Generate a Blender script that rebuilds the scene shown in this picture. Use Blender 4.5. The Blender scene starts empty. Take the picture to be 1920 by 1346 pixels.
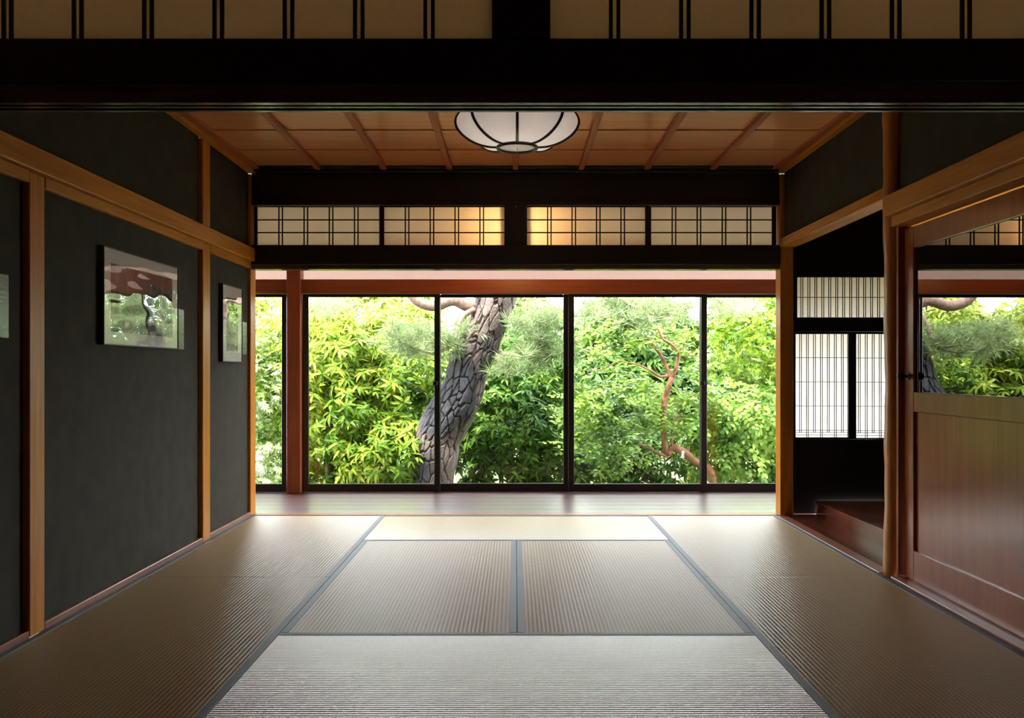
import bpy, bmesh, math, random
import numpy as np
from mathutils import Vector, Matrix, noise

random.seed(7)
rng = np.random.default_rng(7)
S = bpy.context.scene
COL = S.collection

# ------------------------------------------------------------------ camera
F_PX, XV, YV, CAM_H = 1650.0, 966.0, 694.0, 1.06
cam_d = bpy.data.cameras.new('camera')
cam_d.sensor_width = 36.0
cam_d.lens = F_PX / 1920 * 36.0
cam_d.shift_x = -(XV - 960) / 1920
cam_d.shift_y = (YV - 673) / 1920
cam_d.clip_start = 0.05
cam_d.clip_end = 300
cam = bpy.data.objects.new('camera', cam_d)
cam.location = (0, 0, CAM_H)
cam.rotation_euler = (math.radians(90), 0, 0)
COL.objects.link(cam)
S.camera = cam

# ------------------------------------------------------------------ sky, sun, exposure
SKY = 10.0
SUN = 10.5
W = bpy.data.worlds.new('sky')
S.world = W
W.use_nodes = True
wn = W.node_tree.nodes
wl = W.node_tree.links
wn.clear()
wo = wn.new('ShaderNodeOutputWorld')
wb = wn.new('ShaderNodeBackground')
wb.inputs['Color'].default_value = (0.93, 0.97, 1.04, 1)      # bright hazy sky, even all round
wb.inputs['Strength'].default_value = SKY
wl.new(wb.outputs[0], wo.inputs[0])
sd = bpy.data.lights.new('sun', 'SUN')
sd.energy = SUN
sd.angle = math.radians(4)
sd.color = (1.0, 0.95, 0.84)
sun = bpy.data.objects.new('sun', sd)
sun.rotation_euler = Vector((0.50, 0.42, -0.95)).to_track_quat('-Z', 'Y').to_euler()
COL.objects.link(sun)

S.view_settings.view_transform = 'Standard'
S.view_settings.look = 'None'
S.view_settings.gamma = 1.0
S.view_settings.use_curve_mapping = False
S.view_settings.exposure = 0.82

# ------------------------------------------------------------------ helpers
def px(x, y, Y):
    """point of the place seen at photograph pixel x, y at depth Y"""
    return Vector(((x - XV) * Y / F_PX, Y, CAM_H + (YV - y) * Y / F_PX))

def tag(o, label=None, cat=None, group=None, kind=None):
    if label: o['label'] = label
    if cat: o['category'] = cat
    if group: o['group'] = group
    if kind: o['kind'] = kind
    return o

def empty(name, loc=(0, 0, 0), label=None, cat=None, group=None, kind=None):
    o = bpy.data.objects.new(name, None)
    o.location = loc
    o.empty_display_size = 0.1
    COL.objects.link(o)
    return tag(o, label, cat, group, kind)

def root_loc(p):
    v = Vector((0, 0, 0))
    while p is not None:
        v += p.location
        p = p.parent
    return v

def link(name, me, mat, parent=None):
    o = bpy.data.objects.new(name, me)
    if mat and not me.materials: me.materials.append(mat)
    COL.objects.link(o)
    if parent is not None: o.parent = parent
    return o

def mesh_obj(name, verts, faces, mat, parent=None, smooth=False, origin=None):
    """verts in world space; origin = where the object's own zero lies"""
    org = Vector(origin) if origin is not None else root_loc(parent)
    me = bpy.data.meshes.new(name)
    me.from_pydata([tuple(Vector(v) - org) for v in verts], [], faces)
    me.update()
    if smooth: me.polygons.foreach_set('use_smooth', [True] * len(me.polygons))
    o = link(name, me, mat, parent)
    if parent is None:
        o.location = org
    elif origin is not None:
        o.location = org - root_loc(parent)
    return o

def bm_obj(name, bm, mat, parent=None, smooth=False):
    org = root_loc(parent)
    bmesh.ops.translate(bm, verts=bm.verts, vec=-org)
    me = bpy.data.meshes.new(name)
    bm.to_mesh(me)
    bm.free()
    if smooth: me.polygons.foreach_set('use_smooth', [True] * len(me.polygons))
    return link(name, me, mat, parent)

def bm_box(bm, x0, x1, y0, y1, z0, z1, bev=0.0):
    t = bmesh.new()
    bmesh.ops.create_cube(t, size=1.0)
    for v in t.verts:
        v.co = Vector(((x0 + x1) / 2 + v.co.x * (x1 - x0), (y0 + y1) / 2 + v.co.y * (y1 - y0), (z0 + z1) / 2 + v.co.z * (z1 - z0)))
    if bev > 0:
        bmesh.ops.bevel(t, geom=t.edges[:], offset=bev, segments=1, affect='EDGES')
    me = bpy.data.meshes.new('tmp')
    t.to_mesh(me)
    t.free()
    bm.from_mesh(me)
    bpy.data.meshes.remove(me)

def box(name, x0, x1, y0, y1, z0, z1, mat, parent=None, bev=0.0):
    bm = bmesh.new()
    bm_box(bm, min(x0, x1), max(x0, x1), min(y0, y1), max(y0, y1), min(z0, z1), max(z0, z1), bev)
    return bm_obj(name, bm, mat, parent)

def boxes(name, lst, mat, parent=None, bev=0.0):
    bm = bmesh.new()
    for b in lst: bm_box(bm, *b, bev)
    return bm_obj(name, bm, mat, parent)

def struct(o, label=None):
    o['kind'] = 'structure'
    if label: o['label'] = label
    return o

def catmull(pts, n):
    P = [Vector(p) for p in pts]
    P = [P[0] * 2 - P[1]] + P + [P[-1] * 2 - P[-2]]
    out = []
    for i in range(1, len(P) - 2):
        for k in range(n):
            t = k / n
            a, b, c, d = P[i - 1], P[i], P[i + 1], P[i + 2]
            out.append(0.5 * ((2 * b) + (c - a) * t + (2 * a - 5 * b + 4 * c - d) * t * t + (3 * b - a - 3 * c + d) * t ** 3))
    out.append(P[-2].copy())
    return out

def tube_data(pts, radii, seg=8):
    pts = [Vector(p) for p in pts]
    if not hasattr(radii, '__len__'): radii = [radii] * len(pts)
    verts, faces = [], []
    n = None
    for i, p in enumerate(pts):
        t = (pts[min(i + 1, len(pts) - 1)] - pts[max(i - 1, 0)]).normalized()
        if n is None:
            n = t.orthogonal().normalized()
        else:
            n = (n - t * n.dot(t)).normalized()
        b = t.cross(n)
        for k in range(seg):
            a = 2 * math.pi * k / seg
            verts.append(p + (n * math.cos(a) + b * math.sin(a)) * radii[i])
    for i in range(len(pts) - 1):
        for k in range(seg):
            k2 = (k + 1) % seg
            faces.append((i * seg + k, i * seg + k2, (i + 1) * seg + k2, (i + 1) * seg + k))
    faces.append(tuple(range(seg - 1, -1, -1)))
    faces.append(tuple((len(pts) - 1) * seg + k for k in range(seg)))
    return verts, faces

def tube(name, pts, radii, mat, parent=None, seg=8):
    v, f = tube_data(pts, radii, seg)
    return mesh_obj(name, v, f, mat, parent, smooth=True)

def lathe(name, prof, cx, cy, mat, parent=None, seg=24):
    verts, faces = [], []
    for r, z in prof:
        for k in range(seg):
            a = 2 * math.pi * k / seg
            verts.append((cx + r * math.cos(a), cy + r * math.sin(a), z))
    for i in range(len(prof) - 1):
        for k in range(seg):
            k2 = (k + 1) % seg
            faces.append((i * seg + k, i * seg + k2, (i + 1) * seg + k2, (i + 1) * seg + k))
    faces.append(tuple(range(seg - 1, -1, -1)))
    faces.append(tuple((len(prof) - 1) * seg + k for k in range(seg)))
    return mesh_obj(name, verts, faces, mat, parent, smooth=True)

# ------------------------------------------------------------------ materials
def new_mat(name):
    m = bpy.data.materials.new(name)
    m.use_nodes = True
    nt = m.node_tree
    nt.nodes.clear()
    out = nt.nodes.new('ShaderNodeOutputMaterial')
    return m, nt, out

def N(nt, t, **kw):
    n = nt.nodes.new('ShaderNode' + t)
    for k, v in kw.items():
        if k in n.inputs: n.inputs[k].default_value = v
        else: setattr(n, k, v)
    return n

def ramp(nt, fac, stops):
    r = nt.nodes.new('ShaderNodeValToRGB')
    e = r.color_ramp.elements
    while len(e) > 1: e.remove(e[0])
    e[0].position = stops[0][0]
    e[0].color = (*stops[0][1], 1)
    for p, c in stops[1:]:
        x = e.new(p)
        x.color = (*c, 1)
    nt.links.new(fac, r.inputs[0])
    return r

def wood(name, c1, c2, axis='X', rough=0.35, coat=0.0, scale=1.0, spec=0.5, bump=0.05, coat_rough=0.12):
    m, nt, out = new_mat(name)
    tc = N(nt, 'TexCoord')
    mp = N(nt, 'Mapping')
    s = {'X': (1.2, 22, 22), 'Y': (22, 1.2, 22), 'Z': (22, 22, 1.2)}[axis]
    mp.inputs['Scale'].default_value = tuple(v * scale for v in s)
    nt.links.new(tc.outputs['Object'], mp.inputs['Vector'])
    n1 = N(nt, 'TexNoise', Scale=1.6, Detail=6.0, Roughness=0.6, Distortion=0.6)
    nt.links.new(mp.outputs[0], n1.inputs['Vector'])
    n2 = N(nt, 'TexNoise', Scale=1.3, Detail=2.0)
    nt.links.new(tc.outputs['Object'], n2.inputs['Vector'])
    mx = N(nt, 'Math', operation='MULTIPLY_ADD')
    nt.links.new(n2.outputs[0], mx.inputs[0])
    mx.inputs[1].default_value = 0.5
    nt.links.new(n1.outputs[0], mx.inputs[2])
    r = ramp(nt, mx.outputs[0], [(0.48, c1), (0.95, c2)])
    p = N(nt, 'BsdfPrincipled', Roughness=rough)
    p.inputs['Specular IOR Level'].default_value = spec
    p.inputs['Coat Weight'].default_value = coat
    p.inputs['Coat Roughness'].default_value = coat_rough
    nt.links.new(r.outputs[0], p.inputs['Base Color'])
    b = N(nt, 'Bump', Strength=bump, Distance=0.01)
    nt.links.new(n1.outputs[0], b.inputs['Height'])
    nt.links.new(b.outputs[0], p.inputs['Normal'])
    nt.links.new(p.outputs[0], out.inputs[0])
    return m

def plain(name, col, rough=0.5, spec=0.5, metal=0.0, noise_amt=0.0, noise_scale=30, bump=0.0):
    m, nt, out = new_mat(name)
    p = N(nt, 'BsdfPrincipled', Roughness=rough, Metallic=metal)
    p.inputs['Specular IOR Level'].default_value = spec
    tc = N(nt, 'TexCoord')
    n = N(nt, 'TexNoise', Scale=noise_scale, Detail=5.0)
    nt.links.new(tc.outputs['Object'], n.inputs['Vector'])
    r = ramp(nt, n.outputs[0], [(0.3, tuple(c * (1 - noise_amt) for c in col)), (0.7, tuple(min(1, c * (1 + noise_amt)) for c in col))])
    nt.links.new(r.outputs[0], p.inputs['Base Color'])
    if bump:
        b = N(nt, 'Bump', Strength=bump, Distance=0.004)
        nt.links.new(n.outputs[0], b.inputs['Height'])
        nt.links.new(b.outputs[0], p.inputs['Normal'])
    nt.links.new(p.outputs[0], out.inputs[0])
    return m

def schlick(nt, f0):
    """mirror share of a thin pane, the same from both sides"""
    lw = N(nt, 'LayerWeight', Blend=0.5)
    pw_ = N(nt, 'Math', operation='POWER')
    nt.links.new(lw.outputs['Facing'], pw_.inputs[0])
    pw_.inputs[1].default_value = 5.0
    ma = N(nt, 'Math', operation='MULTIPLY_ADD')
    nt.links.new(pw_.outputs[0], ma.inputs[0])
    ma.inputs[1].default_value = 1 - f0
    ma.inputs[2].default_value = f0
    return ma.outputs[0]

def glass_mat(name, f0=0.035, rough=0.0, tint=(0.985, 0.995, 0.99)):
    m, nt, out = new_mat(name)
    tr = N(nt, 'BsdfTransparent')
    tr.inputs['Color'].default_value = (*tint, 1)
    gl = N(nt, 'BsdfGlossy', Roughness=rough)
    mx = N(nt, 'MixShader')
    nt.links.new(schlick(nt, f0), mx.inputs[0])
    nt.links.new(tr.outputs[0], mx.inputs[1])
    nt.links.new(gl.outputs[0], mx.inputs[2])
    nt.links.new(mx.outputs[0], out.inputs[0])
    return m

def paper_mat(name, col, trans=0.75):
    m, nt, out = new_mat(name)
    tc = N(nt, 'TexCoord')
    n = N(nt, 'TexNoise', Scale=60.0, Detail=4.0)
    nt.links.new(tc.outputs['Object'], n.inputs['Vector'])
    r = ramp(nt, n.outputs[0], [(0.3, tuple(c * 0.95 for c in col)), (0.7, col)])
    d = N(nt, 'BsdfDiffuse')
    t = N(nt, 'BsdfTranslucent')
    nt.links.new(r.outputs[0], d.inputs[0])
    nt.links.new(r.outputs[0], t.inputs[0])
    mx = N(nt, 'MixShader')
    mx.inputs[0].default_value = trans
    nt.links.new(d.outputs[0], mx.inputs[1])
    nt.links.new(t.outputs[0], mx.inputs[2])
    nt.links.new(mx.outputs[0], out.inputs[0])
    return m

LEAF = 0.52
def leaf_mat(name, dark, mid, young, young_z=None, rough=0.38, trans=0.35):
    """leaf colours vary leaf by leaf and in drifts of young growth"""
    m, nt, out = new_mat(name)
    g = N(nt, 'NewGeometry')
    n = N(nt, 'TexNoise', Scale=1.7, Detail=2.0)
    nt.links.new(g.outputs['Position'], n.inputs['Vector'])
    a = N(nt, 'Math', operation='MULTIPLY_ADD')
    nt.links.new(g.outputs['Random Per Island'], a.inputs[0])
    a.inputs[1].default_value = 0.55
    nt.links.new(n.outputs[0], a.inputs[2])
    fac = a.outputs[0]
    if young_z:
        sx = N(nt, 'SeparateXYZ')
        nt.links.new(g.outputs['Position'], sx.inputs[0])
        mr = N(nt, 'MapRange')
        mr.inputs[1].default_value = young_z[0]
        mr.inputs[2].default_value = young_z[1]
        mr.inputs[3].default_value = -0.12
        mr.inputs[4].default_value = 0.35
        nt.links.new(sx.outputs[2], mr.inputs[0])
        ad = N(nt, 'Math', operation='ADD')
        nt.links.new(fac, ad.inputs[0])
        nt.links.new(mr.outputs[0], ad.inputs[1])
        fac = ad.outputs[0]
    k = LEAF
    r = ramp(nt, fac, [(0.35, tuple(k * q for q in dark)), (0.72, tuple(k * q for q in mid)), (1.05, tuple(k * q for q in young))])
    p = N(nt, 'BsdfPrincipled', Roughness=rough)
    p.inputs['Specular IOR Level'].default_value = 0.14
    nt.links.new(r.outputs[0], p.inputs['Base Color'])
    t = N(nt, 'BsdfTranslucent')
    nt.links.new(r.outputs[0], t.inputs[0])
    mx = N(nt, 'MixShader')
    mx.inputs[0].default_value = trans
    nt.links.new(p.outputs[0], mx.inputs[1])
    nt.links.new(t.outputs[0], mx.inputs[2])
    nt.links.new(mx.outputs[0], out.inputs[0])
    return m

HONEY1, HONEY2 = (0.38, 0.130, 0.012), (0.62, 0.25, 0.030)
M = {}
for ax in 'XYZ':
    M['honey' + ax] = wood('honey wood ' + ax, HONEY1, HONEY2, ax, 0.36, spec=0.22)
    M['black' + ax] = wood('very dark wood ' + ax, (0.010, 0.007, 0.006), (0.022, 0.014, 0.011), ax, 0.38)  # near-black base colour, the same for each grain direction
    M['red' + ax] = wood('red brown wood ' + ax, (0.20, 0.045, 0.018), (0.36, 0.095, 0.036), ax, 0.33)
M['lintel'] = wood('worn sliding lintel wood', (0.07, 0.045, 0.032), (0.16, 0.11, 0.08), 'X', 0.18, spec=0.9)
M['ceiling'] = wood('cedar ceiling board', (0.68, 0.225, 0.050), (0.88, 0.41, 0.135), 'X', 0.30, scale=0.7, coat=1.0, coat_rough=0.22)
M['batten'] = wood('cedar batten', (0.28, 0.070, 0.020), (0.44, 0.13, 0.04), 'Y', 0.38)
M['doorwood'] = wood('varnished door wood', (0.22, 0.047, 0.006), (0.29, 0.070, 0.010), 'Z', 0.20, coat=0.3, scale=0.7, bump=0.02)
M['log'] = wood('peeled log', (0.42, 0.15, 0.028), (0.70, 0.33, 0.08), 'Z', 0.35, scale=0.6)
M['veranda'] = wood('polished veranda plank', (0.055, 0.016, 0.012), (0.12, 0.042, 0.030), 'X', 0.36, coat=1.0, bump=0.04, coat_rough=0.22, spec=1.0)
M['corridor'] = wood('polished corridor floor', (0.075, 0.018, 0.010), (0.16, 0.042, 0.022), 'Y', 0.22, coat=0.3)
M['sill'] = wood('brown sill wood', (0.16, 0.055, 0.028), (0.30, 0.12, 0.065), 'Y', 0.3)
M['sillx'] = wood('brown sill wood x', (0.20, 0.075, 0.035), (0.36, 0.16, 0.08), 'X', 0.3)
M['plaster'] = plain('dark green grey earth plaster', (0.045, 0.042, 0.031), 0.9, 0.2, noise_amt=0.16, noise_scale=9, bump=0.25)
M['darkplaster'] = plain('dark plaster', (0.03, 0.03, 0.026), 0.9, 0.2, noise_amt=0.15, noise_scale=9)
M['cream'] = plain('cream plaster', (0.80, 0.70, 0.63), 0.85, 0.2, noise_amt=0.03, noise_scale=6)
M['subfloor'] = plain('subfloor boards', (0.10, 0.07, 0.045), 0.8, 0.2, noise_amt=0.2, noise_scale=8)
M['alu'] = plain('black anodised aluminium', (0.012, 0.012, 0.013), 0.35, 0.5, noise_amt=0.1)
M['glass'] = glass_mat('window glass', 0.03)
M['paper'] = paper_mat('shoji paper', (0.95, 0.90, 0.84), 0.78)
M['tinted'] = paper_mat('aged tan paper', (0.92, 0.74, 0.56), 0.82)  # tan tint for the transoms above the deep lintel
M['translucent'] = paper_mat('frosted transom panel', (0.46, 0.365, 0.33), 0.85)  # translucence added so daylight brightens the veranda and its paper transoms
M['shade'] = paper_mat('lamp shade cloth', (0.90, 0.88, 0.86), 0.45)
M['lampwood'] = wood('dark lamp rib wood', (0.035, 0.015, 0.008), (0.08, 0.04, 0.02), 'Z', 0.3)
M['heri'] = plain('cloth border with painted sky blue', (0.060, 0.078, 0.105), 0.55, 0.4, noise_amt=0.12, noise_scale=200)  # blue of the reflected sky is put into the cloth colour
M['knob'] = plain('black iron knob', (0.01, 0.01, 0.01), 0.3, 0.5, metal=0.3)
M['frame'] = plain('picture frame with painted shade', (0.02, 0.018, 0.016), 0.5, noise_amt=0.1)  # white frames coloured dark all over to carry their shaded sides
M['board'] = plain('white mat board', (0.74, 0.70, 0.64), 0.7, noise_amt=0.02)
M['brass'] = plain('dull metal', (0.35, 0.33, 0.30), 0.35, 0.5, metal=0.8)

# tatami: one rush material; U runs along the mat, so the sheen follows the rush
def tatami_mat():
    m, nt, out = new_mat('woven rush')
    uv = N(nt, 'UVMap')
    uv.uv_map = 'UVMap'
    mp = N(nt, 'Mapping')
    mp.inputs['Scale'].default_value = (160, 0.24, 1)
    nt.links.new(uv.outputs[0], mp.inputs['Vector'])
    n1 = N(nt, 'TexNoise', Scale=1.0, Detail=4.0, Roughness=0.65)
    nt.links.new(mp.outputs[0], n1.inputs['Vector'])
    mp2 = N(nt, 'Mapping')
    mp2.inputs['Scale'].default_value = (900, 2.1, 1)
    nt.links.new(uv.outputs[0], mp2.inputs['Vector'])
    n2 = N(nt, 'TexNoise', Scale=1.0, Detail=2.0)
    nt.links.new(mp2.outputs[0], n2.inputs['Vector'])
    ad = N(nt, 'Math', operation='MULTIPLY_ADD')
    nt.links.new(n1.outputs[0], ad.inputs[0])
    ad.inputs[1].default_value = 0.6
    nt.links.new(n2.outputs[0], ad.inputs[2])
    r = ramp(nt, ad.outputs[0], [(0.55, (0.30, 0.213, 0.104)), (1.05, (0.53, 0.405, 0.228))])
    sx = N(nt, 'SeparateXYZ')
    nt.links.new(uv.outputs[0], sx.inputs[0])
    tw = N(nt, 'Math', operation='MULTIPLY')
    tw.inputs[1].default_value = 2 * math.pi
    nt.links.new(sx.outputs[1], tw.inputs[0])
    co = N(nt, 'Math', operation='COSINE')
    nt.links.new(tw.outputs[0], co.inputs[0])
    th = ramp(nt, co.outputs[0], [(0.1, (1, 1, 1)), (0.95, (0.55, 0.52, 0.48))])
    mt = N(nt, 'Mix', data_type='RGBA', blend_type='MULTIPLY')
    mt.inputs[0].default_value = 1.0
    nt.links.new(r.outputs[0], mt.inputs[6])
    nt.links.new(th.outputs[0], mt.inputs[7])
    p = N(nt, 'BsdfPrincipled', Roughness=0.36, Anisotropic=0.95)
    p.inputs['Specular IOR Level'].default_value = 1.0
    tg = N(nt, 'Tangent', direction_type='UV_MAP')
    tg.uv_map = 'UVMap'
    nt.links.new(tg.outputs[0], p.inputs['Tangent'])
    nt.links.new(mt.outputs[2], p.inputs['Base Color'])
    b = N(nt, 'Bump', Strength=0.12, Distance=0.002)
    nt.links.new(n2.outputs[0], b.inputs['Height'])
    nt.links.new(b.outputs[0], p.inputs['Normal'])
    nt.links.new(p.outputs[0], out.inputs[0])
    return m
M['rush'] = tatami_mat()

# ------------------------------------------------------------------ main dimensions
XL, XR = -1.925, 1.905            # room edges at the tatami
YB, YN = 6.42, 2.60               # veranda edge, near edge of the mats
ZC = 2.53                         # ceiling boards
ZK = 1.795                        # underside of the head rails
YW = 7.65                         # glass line

# ------------------------------------------------------------------ structure: floors
struct(box('floor', -3.0, 2.0, -2.0, YB + 0.0, -0.12, -0.056, M['subfloor']), 'board floor beneath the tatami mats')
fe = struct(empty('floor_veranda', (0, 7.1, 0)), 'polished reddish brown plank floor of the veranda')
pw = (YW + 0.03 - (YB + 0.11)) / 6
for i in range(6):
    y0 = YB + 0.11 + i * pw
    box('plank', -3.3, 3.7, y0 + 0.0012, y0 + pw - 0.0012, -0.04, 0.0, M['veranda'], fe, 0.0015)
struct(box('trim_1', XL - 0.02, XR + 0.03, YB + 0.004, YB + 0.108, -0.05, 0.003, M['sillx'], None, 0.002), 'brown wooden sill between tatami and veranda floor')
fc = struct(empty('floor_corridor', (2.1, 5.5, 0)), 'dark polished wooden floor of the side corridor')
box('lower_floor', 1.985, 2.215, 4.62, 6.49, -0.04, -0.002, M['corridor'], fc)
box('step_riser', 2.217, 2.24, 4.62, 6.49, -0.04, 0.082, M['corridor'], fc, 0.002)
box('raised_floor', 2.215, 3.6, 4.62, 6.49, 0.083, 0.098, M['corridor'], fc, 0.003)
struct(box('trim_2', 1.908, 1.983, 4.62, 6.41, -0.05, 0.0, M['sill'], None, 0.002), 'sill strip along the open side corridor')

# ------------------------------------------------------------------ structure: left wall
wlft = struct(empty('wall_left', (-1.96, 4.4, 0)), 'dark green grey plaster wall with honey coloured posts and rails')
box('plaster_panel', -2.05, -1.95, 5.552, 6.42, 0.0, 2.60, M['plaster'], wlft)
box('plaster_panel', -2.05, -1.95, 3.600, 5.418, 0.0, 2.60, M['plaster'], wlft)
box('plaster_panel', -2.05, -1.95, 2.42, 3.483, 0.0, 2.60, M['plaster'], wlft)
box('post', -2.05, -1.923, 5.42, 5.55, 0.0, 2.49, M['honeyZ'], wlft, 0.004)
box('post', -2.05, -1.923, 3.485, 3.598, 0.0, 1.850, M['honeyZ'], wlft, 0.004)
box('plaster_panel', -2.05, -1.95, 3.4831, 3.5999, 1.8505, 2.60, M['plaster'], wlft)
for a, b in ((5.552, 6.415), (3.60, 5.418), (2.52, 3.483)):
    box('sill', -1.949, -1.924, a, b, -0.05, 0.028, M['sill'], wlft, 0.002)
    box('head_rail', -1.949, -1.921, a, b, 1.803, 1.850, M['honeyY'], wlft, 0.002)
box('picture_rail', -1.949, -1.892, 2.52, 6.415, 1.851, 1.945, M['honeyY'], wlft, 0.004)

# ------------------------------------------------------------------ structure: right wall
wr = struct(empty('wall_right', (2.0, 4.4, 0)), 'dark plaster upper wall above the open corridor and the door')
box('plaster_panel', 1.965, 2.06, 4.62, 6.42, 2.016, 2.60, M['plaster'], wr)
box('plaster_panel', 1.965, 2.06, 2.42, 4.52, 1.951, 2.60, M['plaster'], wr)
box('plaster_panel', 1.965, 2.06, 2.42, 3.16, -0.05, 1.78, M['plaster'], wr)
box('corridor_beam', 1.925, 2.045, 4.60, 6.415, 1.955, 2.015, M['honeyY'], wr, 0.003)
box('picture_rail', 1.878, 1.964, 2.52, 4.50, 1.843, 1.945, M['honeyY'], wr, 0.004)
box('head_rail', 1.912, 2.03, 2.52, 4.475, 1.790, 1.842, M['honeyY'], wr, 0.002)
struct(box('trim_3', 1.908, 1.962, 2.55, 4.475, -0.05, 0.012, M['sill'], None, 0.002), 'worn brown sill in front of the glazed door')
struct(box('trim_4', 1.963, 2.03, 2.55, 4.475, -0.05, 0.004, M['sill'], None), 'sill groove below the glazed door')
box('door_jamb', 1.945, 2.04, 4.468, 4.492, 0.0, 1.789, M['redZ'], wr, 0.002)
lg = []
for i in range(40):
    z = -0.03 + i * (2.52) / 39
    lg.append(Vector((1.957 + 0.004 * math.sin(z * 2.1), 4.553 + 0.003 * math.sin(z * 3.0 + 1), z)))
post = tube('log_post', lg, [0.047 + 0.0025 * math.sin(i * 0.7) + 0.0015 * math.sin(i * 1.9) for i in range(40)], M['log'], wr, 20)

# ------------------------------------------------------------------ structure: wall between room and veranda
wb_ = struct(empty('wall_back', (0, 6.5, 0)), 'dark wooden wall with transoms over the veranda opening')
box('corner_post', -2.05, -1.93, 6.42, 6.545, -0.05, 2.49, M['honeyZ'], wb_, 0.003)
box('corner_post', 1.934, 2.03, 6.42, 6.535, -0.05, 2.49, M['honeyZ'], wb_, 0.003)
boxes('head_rail', [(-1.929, 1.933, 6.425, 6.462, 1.797, 1.828), (-1.929, 1.933, 6.468, 6.49, 1.797, 1.828), (-1.929, 1.933, 6.496, 6.52, 1.797, 1.828)], M['lintel'], wb_, 0.001)
box('picture_rail', -1.929, 1.933, 6.40, 6.53, 1.829, 1.962, M['blackX'], wb_, 0.003)
box('transom_sill', -1.929, 1.933, 6.43, 6.53, 1.963, 1.975, M['blackX'], wb_, 0.002)
box('transom_head', -1.929, 1.933, 6.43, 6.53, 2.268, 2.30, M['blackX'], wb_, 0.002)
box('upper_board', -1.929, 1.933, 6.44, 6.53, 2.301, 2.60, M['blackX'], wb_)
cpost = box('centre_post', -0.078, 0.084, 6.425, 6.53, 1.976, 2.267, M['blackZ'], wb_, 0.003)
lathe('hook', [(0.001, 2.262), (0.005, 2.258), (0.006, 2.254), (0.005, 2.250), (0.001, 2.246)], 0.008, 6.420, M['brass'], cpost, 10)

# ------------------------------------------------------------------ structure: near partition (lintel, transom, post)
wf = struct(empty('wall_front', (0, 2.46, 0)), 'dark wooden partition with deep lintel and paper transom above')
boxes('grooved_lintel', [(-2.9, 2.9, 2.418, 2.440, 1.795, 1.83), (-2.9, 2.9, 2.455, 2.470, 1.795, 1.83), (-2.9, 2.9, 2.492, 2.508, 1.795, 1.83),
                         (-2.9, 2.9, 2.418, 2.508, 1.8301, 1.85)], M['lintel'], wf, 0.001)
box('lintel_beam', -2.9, 2.9, 2.412, 2.512, 1.851, 1.970, M['blackX'], wf, 0.003)
box('centre_post', -0.063, 0.094, 2.412, 2.512, 1.971, 2.30, M['blackZ'], wf, 0.003)
box('upper_board', -2.9, 2.9, 2.42, 2.51, 2.301, 2.60, M['blackX'], wf)
box('side_panel', -2.9, -1.96, 2.43, 2.50, -0.05, 1.794, M['darkplaster'], wf)
box('side_panel', 2.07, 2.9, 2.43, 2.50, -0.05, 1.794, M['darkplaster'], wf)
# the room the camera stands in
struct(box('wall_anteroom_left', -3.05, -2.95, -2.0, 2.41, -0.12, 2.66, M['darkplaster']), 'dark plaster wall of the anteroom')
struct(box('wall_anteroom_right', 2.95, 3.05, -2.0, 2.41, -0.12, 2.66, M['darkplaster']), 'dark plaster wall of the anteroom, door side')
struct(box('wall_anteroom_rear', -2.95, 2.95, -2.1, -2.0, -0.12, 2.66, M['darkplaster']), 'dark plaster rear wall of the anteroom')
struct(box('ceiling_anteroom', -3.0, 3.0, -2.0, 2.41, 2.605, 2.66, M['batten']), 'dark board ceiling of the anteroom')
box('floor_extension', 2.0, 3.0, -2.0, 2.41, -0.12, -0.056, M['subfloor'], wf)

# ------------------------------------------------------------------ structure: corridor shell
wc = struct(empty('wall_corridor', (2.5, 6.5, 0)), 'black wooden wall around the corridor paper screens')
box('lower_panel', 2.031, 3.6, 6.50, 6.56, 0.0, 0.548, M['blackX'], wc)
box('middle_rail', 2.031, 3.6, 6.49, 6.56, 1.345, 1.430, M['blackX'], wc, 0.002)
box('upper_panel', 2.031, 3.6, 6.50, 6.56, 1.762, 2.46, M['blackX'], wc)
box('side_stile', 2.031, 2.049, 6.50, 6.56, 0.549, 1.761, M['blackZ'], wc)
box('side_stile', 3.0, 3.6, 6.50, 6.56, 0.549, 1.761, M['blackZ'], wc)
box('partition', 2.061, 3.6, 4.56, 4.615, -0.05, 2.46, M['darkplaster'], wc)  # unseen wall added to keep the space behind the door glass black
box('end_wall', 3.6, 3.66, 4.56, 6.56, -0.05, 2.46, M['darkplaster'], wc)
struct(box('ceiling_corridor', 2.061, 3.66, 4.56, 6.56, 2.462, 2.52, M['batten']), 'board ceiling of the side corridor')
struct(box('wall_storeroom', 2.55, 2.62, 2.42, 4.55, -0.05, 2.46, M['darkplaster']), 'dark wall behind the glazed door')

# ------------------------------------------------------------------ structure: ceiling
ce = struct(empty('ceiling', (0, 4.5, ZC)), 'cedar board ceiling with reddish battens')
yb = 6.42
joints = [6.42, 5.858, 5.378, 4.90, 4.42, 3.94, 3.46, 2.98, 2.515]
for i in range(len(joints) - 1):
    ya, yb_ = joints[i + 1] + 0.001, joints[i] - 0.001       # near edge hangs a little lower, boards lap like clapboards
    x0_, x1_ = -1.95, 1.965
    v = [(x0_, ya, ZC - 0.007), (x1_, ya, ZC - 0.007), (x1_, yb_, ZC), (x0_, yb_, ZC),
         (x0_, ya, ZC + 0.006), (x1_, ya, ZC + 0.006), (x1_, yb_, ZC + 0.013), (x0_, yb_, ZC + 0.013)]
    mesh_obj('ceiling_board', v, [(3, 2, 1, 0), (4, 5, 6, 7), (0, 1, 5, 4), (1, 2, 6, 5), (2, 3, 7, 6), (3, 0, 4, 7)], M['ceiling'], ce)
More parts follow.
